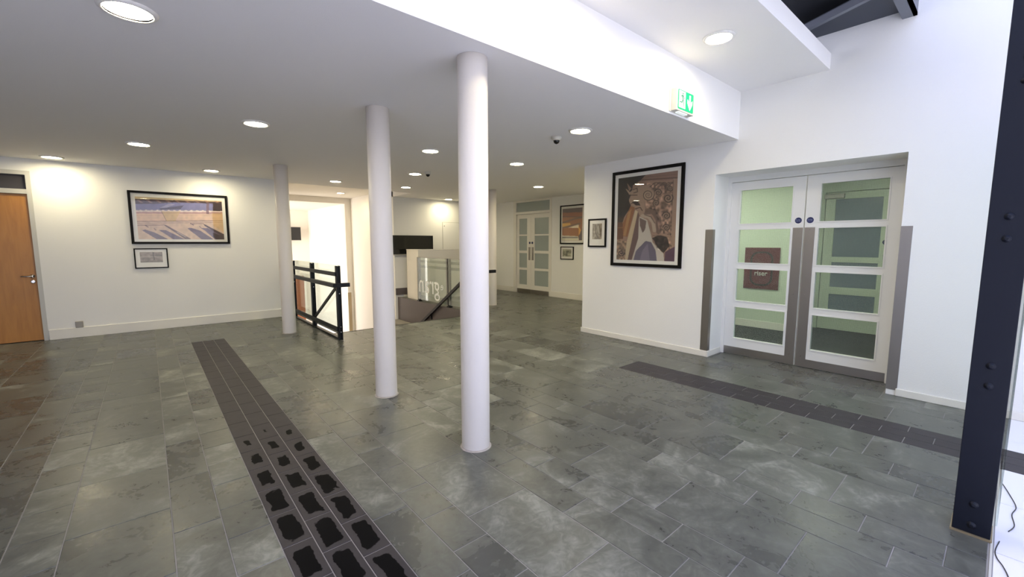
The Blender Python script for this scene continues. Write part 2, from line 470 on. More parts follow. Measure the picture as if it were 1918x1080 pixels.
def tile_mesh(name, w, l, mat, th=.02, bv=.0015):
    key = (name, round(w, 3), round(l, 3))
    if key not in cache:
        bm = bmesh.new()
        hw, hl = w / 2 - G, l / 2 - G
        top = [(-hw + bv, -hl + bv), (hw - bv, -hl + bv), (hw - bv, hl - bv), (-hw + bv, hl - bv)]
        mid = [(-hw, -hl), (hw, -hl), (hw, hl), (-hw, hl)]
        r0 = [bm.verts.new((x, y, -th)) for x, y in mid]; r1 = [bm.verts.new((x, y, -bv)) for x, y in mid]
        r2 = [bm.verts.new((x, y, 0)) for x, y in top]
        for p, q in ((r0, r1), (r1, r2)):
            for i in range(4): bm.faces.new((p[i], p[(i + 1) % 4], q[(i + 1) % 4], q[i]))
        bm.faces.new(r2)
        me = bpy.data.meshes.new(name); bm.to_mesh(me); bm.free(); me.materials.append(mat); cache[key] = me
    return cache[key]
rng = random.Random(5)
for t in tiles[:300]:
    obj('slate_tile', tile_mesh('slate_tile', t[1] - t[0], t[3] - t[2], M['slate']), None, floor,
        ((t[0] + t[1]) / 2, (t[2] + t[3]) / 2, rng.uniform(-.0006, .0006)))
bm = bmesh.new()
for t in tiles[300:]:
    box(bm, t[0] + G, t[1] - G, t[2] + G, t[3] - G, -.02, rng.uniform(-.0006, .0006))
o = obj('slate_tiles', bm, M['slate'], floor); o['kind'] = 'stuff'

# dark paver bands let into the slate
def band(x0, x1, ylo, yhi, phase, patched):
    w = (x1 - x0) / 3
    for c in range(3):
        n = math.floor((ylo - phase) / .3025) - 1
        while True:
            y0 = phase + n * .3025 + (.151 if c == 1 else 0); y1 = y0 + .3025; n += 1
            if y0 >= yhi: break
            y0c, y1c = max(y0, ylo), min(y1, yhi)
            if y1c - y0c < .02: continue
            yc = (y0c + y1c) / 2
            near = patched and yc < 3.75
            t = obj('dark_tile', tile_mesh('dark_tile_patched' if near else 'dark_tile', w, y1c - y0c, M['patched'] if near else M['paver']), None, floor,
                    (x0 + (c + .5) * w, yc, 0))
            if near:   # the black patch grows with falling y
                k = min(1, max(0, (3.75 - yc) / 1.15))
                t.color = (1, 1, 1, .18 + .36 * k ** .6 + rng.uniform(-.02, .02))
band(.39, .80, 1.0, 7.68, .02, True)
band(4.09, 4.51, -1.6, 2.865, .095, False)

# pale tile floor of the glazed court, past the steel post
court = struct('floor_court', boxes((XL, XR + .1, YN, -.06, -.30, -.0025)), M['grout'], 'white tile floor of the daylit court')
bm = bmesh.new()
ys = [-.065 - .6 * i for i in range(12)]; xs = [XR - .6 * i for i in range(18)]
for i in range(11):
    for j in range(17):
        x0, x1, y0, y1 = max(xs[j + 1], XL), xs[j], max(ys[i + 1], YN), ys[i]
        if x1 - x0 < .05 or y1 - y0 < .05: continue
        pcs = [(x0, x1)]
        if y1 > -1.6:
            pcs = [(a, b) for a, b in ((x0, min(x1, 4.09)), (max(x0, 4.51), x1)) if b - a > .02]
        for a, b in pcs:
            if i < 3 and a > 2.0:
                obj('white_tile', tile_mesh('white_tile', b - a, y1 - y0, M['white_tile']), None, court, ((a + b) / 2, (y0 + y1) / 2, 0))
            else:
                box(bm, a + G, b - G, y0 + G, y1 - G, -.02, 0)
o = obj('white_tiles', bm, M['white_tile'], court); o['kind'] = 'stuff'
struct('trim_1', boxes((2.2, XR, -.064, -.056, -.02, .002)), M['frame_paint'], 'thin metal strip between slate and white tiles')

# ------------------------------------------------------------------ walls
struct('wall_left', boxes((XL, -2.21, YL, YL + .2, 0, ZC + .2), (-1.21, 1.98, YL, YL + .2, 0, ZC + .2), (-2.21, -1.21, YL, YL + .2, 2.476, ZC + .2),
                          (-2.25, -1.17, YL + .2, YL + .24, 0, 2.6)), M['wall'], 'white wall with the long landscape picture')
struct('wall_right', boxes((XR, 5.80, YN, .67, 0, 7.0), (XR, 5.80, .67, 2.41, 2.277, 3.62), (XR, 5.80, 2.41, 4.47, 0, 3.62), (XR, 5.80, .67, .70, 3.62, 7.0),
                           (5.80, XF + .2, 4.27, 4.47, 0, ZC + .2)), M['wall'], 'white wall with the glazed double door')
struct('wall_far', boxes((XF, XF + .2, 4.47, 8.0, 0, ZC + .2), (XF, XF + .2, 9.56, YT + .2, 0, ZC + .2), (XF, XF + .2, 8.0, 9.56, 2.67, ZC + .2),
                         (XF + .2, XF + .24, 7.9, 9.7, 0, ZC)), M['wall'], 'white wall at the far end with double door')
struct('wall_back', boxes((4.97, XF + .2, YT, YT + .2, ZL, ZC + .25)), M['wall'], 'white back wall with the television')
struct('wall_stair_right', boxes((4.97, 5.17, YT + .2, YW + .2, ZL, 3.0)), M['stairwall'], 'cream side wall of the stair hall')
struct('wall_stair_left', boxes((1.98, VX0 - .02, YL, YW, ZL, 3.0), (1.98, VX0 - .02, VY0, YL, ZL, -.30)), M['stairwall'], 'cream left side wall of the stair hall')
struct('wall_stair_end', boxes((VX0 - .02, 2.35, YW, YW + .2, ZL, 3.0), (4.785, 4.97, YW, YW + .2, ZL, 3.0), (2.35, 4.785, YW, YW + .2, 2.665, 3.0)),
       M['stairwall'], 'cream end wall with wide opening to bright lobby')
struct('wall_lobby', boxes((-.2, 5.1, 18.1, 18.3, ZL, 2.9), (4.9, 5.1, YW + .2, 18.1, ZL, 2.9), (-.2, 0, YW + .2, 18.1, ZL, ZL + .4), (-.2, 0, YW + .2, 18.1, 2.3, 2.9),
                           (-.2, 1.98, YW, YW + .2, ZL, 2.9)), M['stairwall'], 'bright white lobby walls beyond the stairs')
struct('ceiling_lobby', boxes((-.2, 5.1, YW + .2, 18.3, 2.70, 2.9)), M['stairwall'], 'white lobby ceiling')
struct('floor_lobby', boxes((-.2, 5.1, VY0, 18.3, ZL - .1, ZL)), M['beige_floor'], 'lower lobby floor')
struct('wall_end_left', boxes((XL - .2, XL, YN, YL + .2, 0, 7.0)), M['wall'], 'white end wall out of view')
bm = boxes((XL - .2, XR + .5, YN - .2, YN, 0, .35), (XL - .2, XR + .5, YN - .2, YN, 1.95, 7.0))  # unseen front, opening height chosen for the daylight it lets in
for k in range(8): box(bm, XL + k * 1.47 - .04, XL + k * 1.47 + .04, YN - .14, YN - .06, .35, 1.95)
struct('wall_court', bm, M['wall'], 'unseen court front behind the viewer, opening sized for the light')
# void sides under the floor edge
struct('trim_2', boxes((VX1 - .03, VX1, VY0, YT, ZL, .004)), M['purple'], 'purple grey board lining the stair opening')
struct('trim_3', boxes((VX0 - .02, VX1 - .03, VY0 - .02, VY0, ZL, -.02), (VX0 - .02, VX1 - .03, VY0 - .02, VY0 + .03, -.03, .001)), M['black_steel'], 'dark nosing at the head of the stairs')
struct('trim_4', boxes((4.975, 5.30, YT - .03, YT, .06, .24)), M['purple'], 'purple grey band on the wall below the television')
struct('floor_landing', boxes((4.7, 5.9, 9.75, YT, -.66, -.60)), M['beige_floor'], 'small lower landing beside the white pier')

# skirting boards
def skirt(name, bs, label): 
    o = struct(name, bevel(boxes(*bs), .004, 1), M['skirt'], label); return o
skirt('baseboard_left', [(-1.205, 1.98, YL - .018, YL, 0, .155)], 'white skirting board under the landscape picture')
skirt('baseboard_right', [(XR - .015, XR, 2.41, 4.485, 0, .078), (XR - .015, 5.70, 2.395, 2.41, 0, .078)], 'cream skirting board under the statue picture')
skirt('baseboard_right_near', [(XR - .015, XR, -4, .60, 0, .07)], 'cream skirting board right of the double door')
skirt('baseboard_far', [(XF - .018, XF, 4.47, 8.0, 0, .15), (XF - .018, XF, 9.56, YT, 0, .15), (5.2, XF, YT - .018, YT, 0, .15)], 'white skirting board of the far walls')

# ------------------------------------------------------------------ ceilings and roof edge
struct('ceiling', boxes((XL, XF + .2, YB, YL + .2, ZC, 3.30), (XL, 1.98, YL + .2, YL + .3, ZC, 3.3), (1.98, XF + .2, YL + .2, 9.55, ZC, 3.3), (4.97, XF + .2, 9.55, YT + .2, ZC, 3.30)),
       M['ceil'], 'low white ceiling with round downlights and bulkhead edge')
struct('ceiling_stair', boxes((1.98, 4.97, 9.55, YW + .2, 2.838, 3.3)), M['stairwall'], 'raised cream ceiling over the stairs')
struct('ceiling_upper', boxes((XL, XR, 1.32, YB, 3.18, 3.335)), M['ceil'], 'higher white ceiling strip with fascia')
struct('roof_void', boxes((XL, XR, .80, YB, 3.64, 3.70)), M['black_void'], 'black sheet standing in for the dark roof void')  # near-black colour stands in for the darkness of the deeper void
bm = prism(bmesh.new(), [(XR, .80), (XR, 1.75), (5.12, 1.75), (4.98, 1.445), (4.70, .83), (4.69, .80)], 3.53, 3.56)
struct('roof_soffit', bm, M['navy_soffit'], 'dark navy soffit panel under the roof')
bm = bmesh.new(); box(bm, XL, XR, .70, .725, 3.46, 3.80); box(bm, XL, XR, .70, .80, 3.46, 3.485); box(bm, XL, XR, .70, .80, 3.76, 3.80)
tag(obj('roof_beam', bm, M['slate_beam']), 'grey steel roof beam meeting the right wall at the top', 'beam')
bm = bmesh.new(); bar(bm, (5.05, 1.60, 3.51), (4.66, .74, 3.51), .045, .06)
tag(obj('roof_brace', bm, M['slate_beam']), 'pale grey diagonal roof brace in the dark opening', 'beam')

# ------------------------------------------------------------------ round columns
def column(x, y, label):
    t = thing('round_column', label, 'column', (x, y, 0), 0, 'round white columns')
    obj('shaft', lathe(bmesh.new(), [(.097, .004), (.1, .012), (.1, 1.3), (.1, ZC - .002)], 64), M['column'], t)
    obj('base_seal', lathe(bmesh.new(), [(.112, 0), (.110, .003), (.099, .008)], 48), M['seal'], t)
column(1.70, 2.385, 'white round column nearest the viewer, tallest of the four')
column(1.655, 3.79, 'slim white round column standing just left of the nearest column')
column(1.665, 7.50, 'white round column by the left wall and black railing')
column(6.06, 7.78, 'far white round column mostly hidden behind the nearest column')

# ------------------------------------------------------------------ steel post with bolts
t = thing('steel_post', 'dark navy steel post with bolts at the right edge', 'post', (3.02, .012, 0))
obj('front_flange', bevel(boxes((0, .014, -.066, .066, .01, 7.0)), .002, 1), M['navy_steel'], t)
obj('web', boxes((.014, .15, -.005, .005, .01, 7.0)), M['navy_steel'], t)
obj('rear_flange', boxes((.15, .164, -.066, .066, .01, 7.0)), M['navy_steel'], t)
obj('base_plate', boxes((-.008, .172, -.072, .072, 0, .010)), M['brass'], t)
bmesh_bolt = bmesh.new()
lathe(bmesh_bolt, [(.017, 0), (.017, -.003), (.012, -.004), (.011, -.010), (.006, -.013)], 16, axis='y')
bolt_me = bpy.data.meshes.new('bolt'); bmesh_bolt.to_mesh(bolt_me); bmesh_bolt.free(); bolt_me.materials.append(M['navy_steel'])
for z in (.055, .162, .767, .865, 1.469, 1.571, 2.17, 2.27):
    b = obj('bolt', bolt_me, None, t, (0, 0, z)); b.rotation_euler = (0, 0, -PI / 2)
g = tag(obj('glass_screen', boxes((3.2, XR - .01, -.074, -.066, .01, 2.4)), M['clear']), 'clear glass screen seen edge-on behind the navy steel post', 'glass screen')
bm = bmesh.new()
def smooth_path(P, n=6, z=.003):
    out = []
    for i in range(len(P) - 1):
        a, b, c, d = (Vector(P[max(i - 1, 0)]), Vector(P[i]), Vector(P[i + 1]), Vector(P[min(i + 2, len(P) - 1)]))
        for k in range(n):
            t = k / n
            q = .5 * ((2 * b) + (c - a) * t + (2 * a - 5 * b + 4 * c - d) * t * t + (3 * b - a - 3 * c + d) * t ** 3)
            out.append((q.x, q.y, z))
    return out + [(P[-1][0], P[-1][1], z)]
CABLE_A = smooth_path([(3.83, -.088), (3.70, -.114), (3.54, -.139), (3.42, -.124), (3.29, -.132), (3.20, -.112)])
CABLE_B = smooth_path([(3.06, -.084), (2.95, -.072), (2.884, -.078), (2.83, -.096), (2.756, -.112), (2.62, -.13)])
tube(bm, CABLE_A, .0022, 6)
tag(obj('cable', bm, M['cable']), 'thin black cable lying on the white tiles by the steel post', 'cable')
bm = bmesh.new(); tube(bm, CABLE_B, .0022, 6)
tag(obj('cable', bm, M['cable']), 'thin black cable at the foot of the steel post, bottom right corner', 'cable')

# ------------------------------------------------------------------ text
def text_bm(body, fit=None, depth=.001, bold=False):
    """flat lettering as a bmesh in x (right), z (up), facing -y"""
    cu = bpy.data.curves.new('t', 'FONT'); cu.body = body; cu.size = 1; cu.resolution_u = 3
    if bold: cu.offset = .02
    o = bpy.data.objects.new('t', cu); C.objects.link(o)
    dg = bpy.context.evaluated_depsgraph_get()
    me = bpy.data.meshes.new_from_object(o.evaluated_get(dg))
    bpy.data.objects.remove(o); bpy.data.curves.remove(cu)
    bm = bmesh.new(); bm.from_mesh(me); bpy.data.meshes.remove(me)
    r = bmesh.ops.extrude_face_region(bm, geom=bm.faces[:])
    for v in r['geom']:
        if isinstance(v, bmesh.types.BMVert): v.co.z += 1
    xs = [v.co.x for v in bm.verts]; ys = [v.co.y for v in bm.verts]
    x0, x1, y0, y1 = min(xs), max(xs), min(ys), max(ys)
    a, b, c, d = fit
    for v in bm.verts:
        X = a + (v.co.x - x0) / (x1 - x0) * (b - a); Z = c + (v.co.y - y0) / (y1 - y0) * (d - c)
        v.co = (X, -depth if v.co.z > .5 else 0, Z)
    bmesh.ops.recalc_face_normals(bm, faces=bm.faces[:])
    return bm

# ------------------------------------------------------------------ doors
def leaf_bm(w, h, panes, th=.045, z0=.006):
    """door leaf with openings: stiles and rails round the panes; x 0..w, front face at y=0"""
    bm = bmesh.new(); px0, px1 = panes[0][0], panes[0][1]
    box(bm, 0, px0, 0, th, z0, h); box(bm, px1, w, 0, th, z0, h)
    zs = [z0] + [v for p in panes for v in (p[2], p[3])] + [h]
    for i in range(0, len(zs), 2): box(bm, px0, px1, 0, th, zs[i], zs[i + 1])
    return bm
def beads(panes, d=.008, w=.012):
    bm = bmesh.new()
    for a, b, c, e in panes:
        box(bm, a - w, a, -d, 0, c - w, e + w); box(bm, b, b + w, -d, 0, c - w, e + w)
        box(bm, a, b, -d, 0, c - w, c); box(bm, a, b, -d, 0, e, e + w)
    return bm
def disc(r, d, seg=28):
    return lathe(bmesh.new(), [(r, 0), (r, -d)], seg, axis='y')
def sticker(parent, x, z, r=.034):
    s = obj('sticker', disc(r, .002), M['sticker'], parent, (x, 0, z)); s['label'] = 'round blue sticker'
    bm = text_bm('Fire door', (-.7 * r, .7 * r, .08 * r, .42 * r), .0008)
    b2 = text_bm('keep shut', (-.7 * r, .7 * r, -.42 * r, -.08 * r), .0008)
    me = bpy.data.meshes.new('x'); b2.to_mesh(me); b2.free(); bm.from_mesh(me); bpy.data.meshes.remove(me)
    return s, bm

# glazed double door in the right wall (viewer's right is -y)
d1 = struct_empty('door_1', 'white glazed double door with steel plates in the right wall', (5.745, 2.372, 0), -PI / 2)
rows = [(.22, .625), (.71, 1.12), (1.20, 1.615), (1.69, 2.105)]
obj('door_frame', boxes((-.038, 0, -.02, .055, 0, 2.277), (1.637, 1.702, -.02, .055, 0, 2.277), (0, 1.637, -.02, .055, 2.213, 2.277)), M['gloss'], d1)
def d1_leaf(x0, px, plate):
    w = .812
    panes = [(px, px + .574, a, b) for a, b in rows]
    lf = obj('door_leaf', leaf_bm(w, 2.208, panes), M['gloss'], d1, (x0, 0, 0))
    obj('glazing_bead', beads(panes), M['gloss'], lf)
    for p in panes: obj('glass_pane', boxes((p[0], p[1], .018, .024, p[2], p[3])), M['wired'], lf)
    obj('push_plate', boxes((plate, plate + .10, -.003, 0, .10, 1.625)), M['steel'], lf)['label'] = 'tall brushed steel plate'
    obj('kick_plate', boxes((.002, w - .002, -.003, 0, .008, .10)), M['steel'], lf)['label'] = 'brushed steel kick plate'
    for z in (.13, .85, 1.60): obj('plate_screw', lathe(bmesh.new(), [(.005, -.003), (.004, -.006)], 10, cx=plate + .05, cy=z, axis='y'), M['chrome'], lf)
    return lf
lfL = d1_leaf(0, .110, .709)
lfR = d1_leaf(.823, .137, .003)
for lf, x in ((lfL, .757), (lfR, .050)):
    s, bm = sticker(lf, x, 1.707)
    bmesh.ops.translate(bm, verts=bm.verts[:], vec=(x, -.002, 1.707))
    obj('sticker_lettering', bm, M['sticker_text'], lf)
# steel corner guards on the opening
bm = boxes((XR - .003, XR, 2.41, 2.50, .078, 1.615), (XR - .003, 5.40, 2.407, 2.41, .078, 1.615))
tag(obj('corner_guard', bm, M['steel']), 'brushed steel corner guard left of the glazed double door', 'corner guard', 'steel corner guards')
bm = boxes((XR - .003, XR, .59, .67, .05, 1.605), (XR - .003, 5.40, .67, .673, .05, 1.605))
tag(obj('corner_guard', bm, M['steel']), 'brushed steel corner guard right of the glazed double door', 'corner guard', 'steel corner guards')
bm = bevel(boxes((4.775, 4.885, YW - .009, YW - .003, -1.9, -.13)), .002, 1)
tag(obj('corner_guard', bm, M['brass']), 'narrow tan corner guard on the stair hall opening', 'corner guard', 'steel corner guards')

# corridor behind the double door
struct('wall_corridor', boxes((7.9, 8.1, 2.13, 4.27, 0, 2.5), (8.1, 8.65, 2.13, 2.2, 0, 2.5), (8.65, 8.85, -.6, 1.16, 0, 2.5), (8.65, 8.85, 2.06, 2.2, 0, 2.5), (8.65, 8.85, 1.16, 2.06, 2.28, 2.5),
                              (5.8, 8.85, 4.2, 4.27, 0, 2.5), (5.8, 8.85, -.8, -.6, 0, 2.5), (8.85, 8.9, 1.0, 2.2, 0, 2.4)), M['green_wall'], 'pale green corridor walls behind the double door')
struct('floor_corridor', boxes((5.80, 8.85, -.8, 4.27, -.2, .001)), M['carpet'], 'dark carpet of the corridor')
struct('ceiling_corridor', boxes((5.80, 8.85, -.8, 4.27, 2.5, 2.6)), M['ceil'], 'corridor ceiling')
struct('baseboard_corridor', boxes((7.885, 7.9, 2.13, 4.2, 0, .12), (8.635, 8.65, -.6, 1.10, 0, .12)), M['skirt'], 'corridor skirting board')
for y, l in ((1.5, 'square ceiling light of the corridor, behind the right door leaf'), (3.4, 'square ceiling light of the corridor, behind the left door leaf')):
    tag(obj('corridor_light', bevel(boxes((6.5, 7.1, y - .3, y + .3, 2.478, 2.496)), .004, 1), M['lamp_corridor']), l, 'light', 'corridor ceiling lights')
# red riser notice on the corridor wall
rs = thing('riser_sign', 'dark red riser notice panel seen through the double door', 'sign', (7.895, 2.71, .67), -PI / 2)
obj('panel', boxes((-.27, .27, -.012, 0, 0, .70)), M['red'], rs)
def rrect(cx, cz, w, h, r, n=8):
    P = []
    for (sx, sz, a0) in ((1, 1, 0), (-1, 1, 90), (-1, -1, 180), (1, -1, 270)):
        for i in range(n + 1):
            a = math.radians(a0 + 90 * i / n)
            P.append((cx + sx * (w / 2 - r) + r * math.cos(a), cz + sz * (h / 2 - r) + r * math.sin(a)))
    return P
bm = bmesh.new(); A = rrect(0, .345, .35, .58, .13); B = rrect(0, .345, .295, .525, .11)
for i in range(len(A)):
    j = (i + 1) % len(A)
    vs_ = [bm.verts.new((p[0], -.013 - .002, p[1])) for p in (A[i], A[j], B[j], B[i])]
    bm.faces.new(vs_)
bmesh.ops.remove_doubles(bm, verts=bm.verts[:], dist=1e-5)
bmesh.ops.solidify(bm, geom=bm.faces[:], thickness=.003)
obj('ring_moulding', bm, M['ring'], rs)
obj('lettering', text_bm('riser', (-.10, .10, .225, .305), .002, True), M['sign_text'], rs).location = (0, -.013, 0)
# inner door of the corridor
dk = struct_empty('door_4', 'pale green inner corridor door with blue grey panes', (8.66, 2.05, 0), -PI / 2)
ip = [(.13, .73, a, b) for a, b in ((.30, .62), (.70, 1.17), (1.22, 1.70), (1.75, 2.15))]
ip = [(.13, .73, .25, .60), (.13, .73, .72, 1.13), (.13, .73, 1.22, 1.70), (.13, .73, 1.78, 2.16)]
lf = obj('door_leaf', leaf_bm(.88, 2.27, ip), M['green_wall'], dk)
for p in ip: obj('glass_pane', boxes((p[0], p[1], .018, .024, p[2], p[3])), M['blue_glass'], lf)
obj('door_closer', bevel(boxes((-.02, .25, -.06, 0, 2.17, 2.245)), .006, 1), M['steel'], lf)
bm = bmesh.new(); tube(bm, [(.80, 0, 1.0), (.80, -.05, 1.0), (.80, -.05, 1.27), (.80, 0, 1.27)], .011); obj('pull_handle', bm, M['chrome'], lf)
s, bm = sticker(lf, .80, 1.46, .04); bm.free()

# far double door with transom
d2 = struct_empty('door_2', 'white double door with frosted panes and transom in the far wall', (XF + .03, 9.555, 0), -PI / 2)
obj('door_frame', boxes((0, .115, -.04, .06, 0, 2.66), (1.475, 1.555, -.04, .06, 0, 2.66), (.115, 1.475, -.04, .06, 2.265, 2.33), (.115, 1.475, -.04, .06, 2.60, 2.66)), M['skirt'], d2)
o = obj('transom_pane', boxes((.115, 1.475, 0, .012, 2.33, 2.60)), M['frosted'], d2)
rows2 = [(.245, .67), (.735, 1.155), (1.23, 1.65), (1.69, 2.14)]
for x0, w, a, b, pl, kx in ((.118, .59, .09, .43, .49, .545), (.712, .76, .15, .70, .03, .055)):
    panes = [(a, b, c, e) for c, e in rows2]
    lf = obj('door_leaf', leaf_bm(w, 2.258, panes), M['skirt'], d2, (x0, 0, 0))
    for p in panes: obj('glass_pane', boxes((p[0], p[1], .014, .022, p[2], p[3])), M['frosted'], lf)
    obj('push_plate', boxes((pl, pl + .085, -.003, 0, .96, 1.33)), M['steel'], lf)
    obj('kick_plate', boxes((.002, w - .002, -.003, 0, .008, .12)), M['steel'], lf)
    s = obj('sticker', disc(.034, .003), M['sticker'], lf, (kx, 0, 1.45)); s['label'] = 'small round dark sticker'

# timber door in the left wall
d3 = struct_empty('door_3', 'orange maple door with dark transom pane at the left edge', (-2.16, YL + .03, 0), 0)
obj('door_frame', boxes((-.05, 0, -.03, .10, 0, 2.476), (.90, .95, -.03, .10, 0, 2.476), (0, .90, -.03, .10, 2.15, 2.215), (0, .90, -.03, .10, 2.42, 2.476)), M['frame_paint'], d3)
obj('transom_pane', boxes((0, .90, .02, .03, 2.215, 2.42)), M['dark_glass'], d3)
lf = obj('door_leaf', bevel(boxes((.003, .897, 0, .044, .012, 2.146)), .002, 1), M['wood'], d3)
bm = bmesh.new(); lathe(bm, [(.026, 0), (.026, -.008), (.011, -.010), (.010, -.05)], 20, cx=.855, cy=.965, axis='y')
tube(bm, [(.855, -.05, .965), (.835, -.055, .965), (.745, -.055, .965)], .010)
obj('lever_handle', bm, M['chrome'], lf)
obj('lock_rose', lathe(bmesh.new(), [(.026, 0), (.026, -.008), (.018, -.010)], 20, cx=.855, cy=.885, axis='y'), M['chrome'], lf)

# brown door and small dark screen in the lobby
lb = thing('lobby_door', 'reddish brown door in the bright lobby behind the railing', 'door', (4.2, 18.09, ZL))
obj('panel', boxes((-.42, .42, -.05, 0, 0, 2.55)), M['brown_door'], lb)
obj('jamb', boxes((.42, .50, -.06, 0, 0, 2.62)), M['skirt'], lb)
tvs = thing('wall_screen', 'small dark screen hanging in the bright lobby beside the column', 'screen', (4.25, 17.85, 1.55))
obj('body', bevel(boxes((-.36, .29, -.03, .03, 0, .50)), .006, 1), M['screen'], tvs)
obj('bracket', boxes((-.05, .05, .03, .25, .2, .3)), M['black_steel'], tvs)

# ------------------------------------------------------------------ sockets, television, hatch, half wall
t = thing('wall_socket', 'grey metal wall socket just above the skirting by the maple door', 'socket', (-.876, YL, .150))
obj('back_box', bevel(boxes((-.043, .043, -.02, 0, 0, .10)), .004, 1), M['grey_plastic'], t)
obj('face_plate', bevel(boxes((-.04, .04, -.026, -.02, .004, .096)), .002, 1), M['grey_plastic'], t)
t = thing('television', 'wide black television on the back wall above the white pier', 'television', (5.52, YT - .006, 1.15))
obj('casing', bevel(boxes((-.62, .58, -.07, 0, 0, .50)), .008, 2), M['screen'], t)
obj('screen', boxes((-.55, .51, -.073, -.07, .05, .46)), M['dome'], t)
obj('speaker_bar', boxes((-.60, .56, -.075, -.01, -.028, 0)), M['grey_plastic'], t)
t = thing('access_hatch', 'flush white access hatch in the back wall right of the television', 'hatch', (6.95, YT - .004, 1.27))
obj('panel', boxes((-.49, .49, -.006, 0, 0, .76)), M['wall'], t)
obj('edge_trim', boxes((-.50, -.49, -.010, 0, -.01, .77), (.49, .50, -.010, 0, -.01, .77), (-.5, .5, -.010, 0, .76, .77)), M['frame_paint'], t)
obj('latch', lathe(bmesh.new(), [(.012, 0), (.012, -.012)], 12, cx=-.44, cy=.66, axis='y'), M['chrome'], t)
hw = thing('half_wall', 'white half height wall and pier behind the glass balustrade', 'wall', (5.18, 9.70, 0))
obj('pier', boxes((0, 2.2, 0, .20, 0, 1.265), (0, .25, .20, .62, -.60, 1.265), (0, .25, 0, .20, -.60, 0)), M['stairwall'], hw)
obj('coping', bevel(boxes((-.008, 2.2, -.008, .21, 1.265, 1.285), (-.008, .26, .20, .63, 1.265, 1.285)), .003, 1), M['skirt'], hw)

# ------------------------------------------------------------------ staircase
st = struct_empty('staircase', 'stair flight going down away from the hall', (VX0, VY0, 0), 0)
tread = boxes((0, VX1 - VX0 - .03, 0, .28, -.05, 0)); tm = bpy.data.meshes.new('tread'); tread.to_mesh(tm); tread.free(); tm.materials.append(M['purple'])
riser = boxes((0, VX1 - VX0 - .03, .26, .28, -.20, -.05)); rm = bpy.data.meshes.new('riser'); riser.to_mesh(rm); riser.free(); rm.materials.append(M['purple'])
for i in range(13):
    obj('tread', tm, None, st, (0, .28 * i + .02, -.1714 * (i + 1)))
    obj('riser', rm, None, st, (0, .28 * i + .02, -.1714 * (i + 1) + .0))

# ------------------------------------------------------------------ left stair railing (black flat steel with glass)
stud = lathe(bmesh.new(), [(.010, 0), (.010, -.004), (.006, -.008)], 10, axis='y')
stud_me = bpy.data.meshes.new('bolt'); stud.to_mesh(stud_me); stud.free(); stud_me.materials.append(M['chrome'])
r = thing('stair_railing', 'black steel railing with diagonal brace left of the stairs', 'railing', (2.12, 6.45, 0))
for y in (0, 1.29, 2.55):
    p = obj('post', bevel(boxes((-.03, -.012, y - .035, y + .035, 0, 1.112), (.012, .03, y - .035, y + .035, 0, 1.112), (-.012, .012, y - .02, y + .02, 0, 1.10)), .002, 1), M['black_steel'], r)
    for z in (.12, .20, .70): obj('bolt', stud_me, None, p, (0, y - .035, z))
obj('top_bar', boxes((-.045, -.033, .0, 2.62, .960, 1.02)), M['black_steel'], r)
obj('handrail', bevel(boxes((-.105, -.055, -.10, 2.62, .80, .86), (-.055, .14, -.10, -.05, .80, .86)), .004, 1), M['black_steel'], r)
obj('lower_bar', boxes((-.045, -.033, .0, 2.62, .13, .20)), M['black_steel'], r)
obj('thin_bar', boxes((-.012, .012, .0, 2.62, .085, .097)), M['black_steel'], r)
obj('floor_bar', boxes((-.025, .025, .0, 2.62, 0, .03)), M['black_steel'], r)
bm = bmesh.new(); bar(bm, (.0, .03, .82), (.0, 1.22, .20), .022, .045); obj('brace', bm, M['black_steel'], r)
for a, b in ((.02, 1.27), (1.31, 2.53)):
    obj('glass_panel', boxes((.034, .044, a, b, .11, 1.118)), M['clear'], r)

# ------------------------------------------------------------------ right glass balustrade with etched lettering
b = thing('glass_balustrade', 'glass balustrade with mirrored lettering in front of the half wall', 'balustrade', (5.10, 6.80, 0))
for y in (.02, 1.32, 2.72):
    p = obj('post', bevel(boxes((.012, .03, y - .035, y + .035, 0, 1.10), (-.03, -.012, y - .035, y + .035, 0, 1.10), (-.012, .012, y - .02, y + .02, 0, 1.09)), .002, 1), M['black_steel'], b)
    obj('foot', boxes((-.045, .045, y - .05, y + .05, 0, .03)), M['black_steel'], p)
for z0, z1 in ((.97, 1.03), (.84, .90), (.05, .15)):
    obj('bar', boxes((.033, .045, 0, 2.74, z0, z1)), M['grey_plastic'], b)
for y0, y1 in ((.06, 1.28), (1.36, 2.70)):
    g = obj('glass_panel', boxes((-.048, -.038, y0, y1, .06, 1.10)), M['etched'], b)
    obj('edge_strip', boxes((-.050, -.036, y0, y0 + .012, .06, 1.10), (-.050, -.036, y1 - .012, y1, .06, 1.10), (-.050, -.036, y0, y1, 1.09, 1.10)), M['grey_plastic'], g)
def glass_letters(body, y0, y1, z0, z1):
    bm = text_bm(body, (y0, y1, z0, z1), .001)
    for v in bm.verts: v.co = (-.0495 + v.co.y, v.co.x, v.co.z)
    bmesh.ops.recalc_face_normals(bm, faces=bm.faces[:])
    return bm
obj('lettering', glass_letters('gran', 1.66, 2.62, .10, .545), M['letter'], b)['label'] = 'white letters reading gran, seen reversed'
obj('lettering', glass_letters('e', 1.50, 1.61, .37, .49), M['letter'], b)['label'] = 'small white letter e, seen reversed'

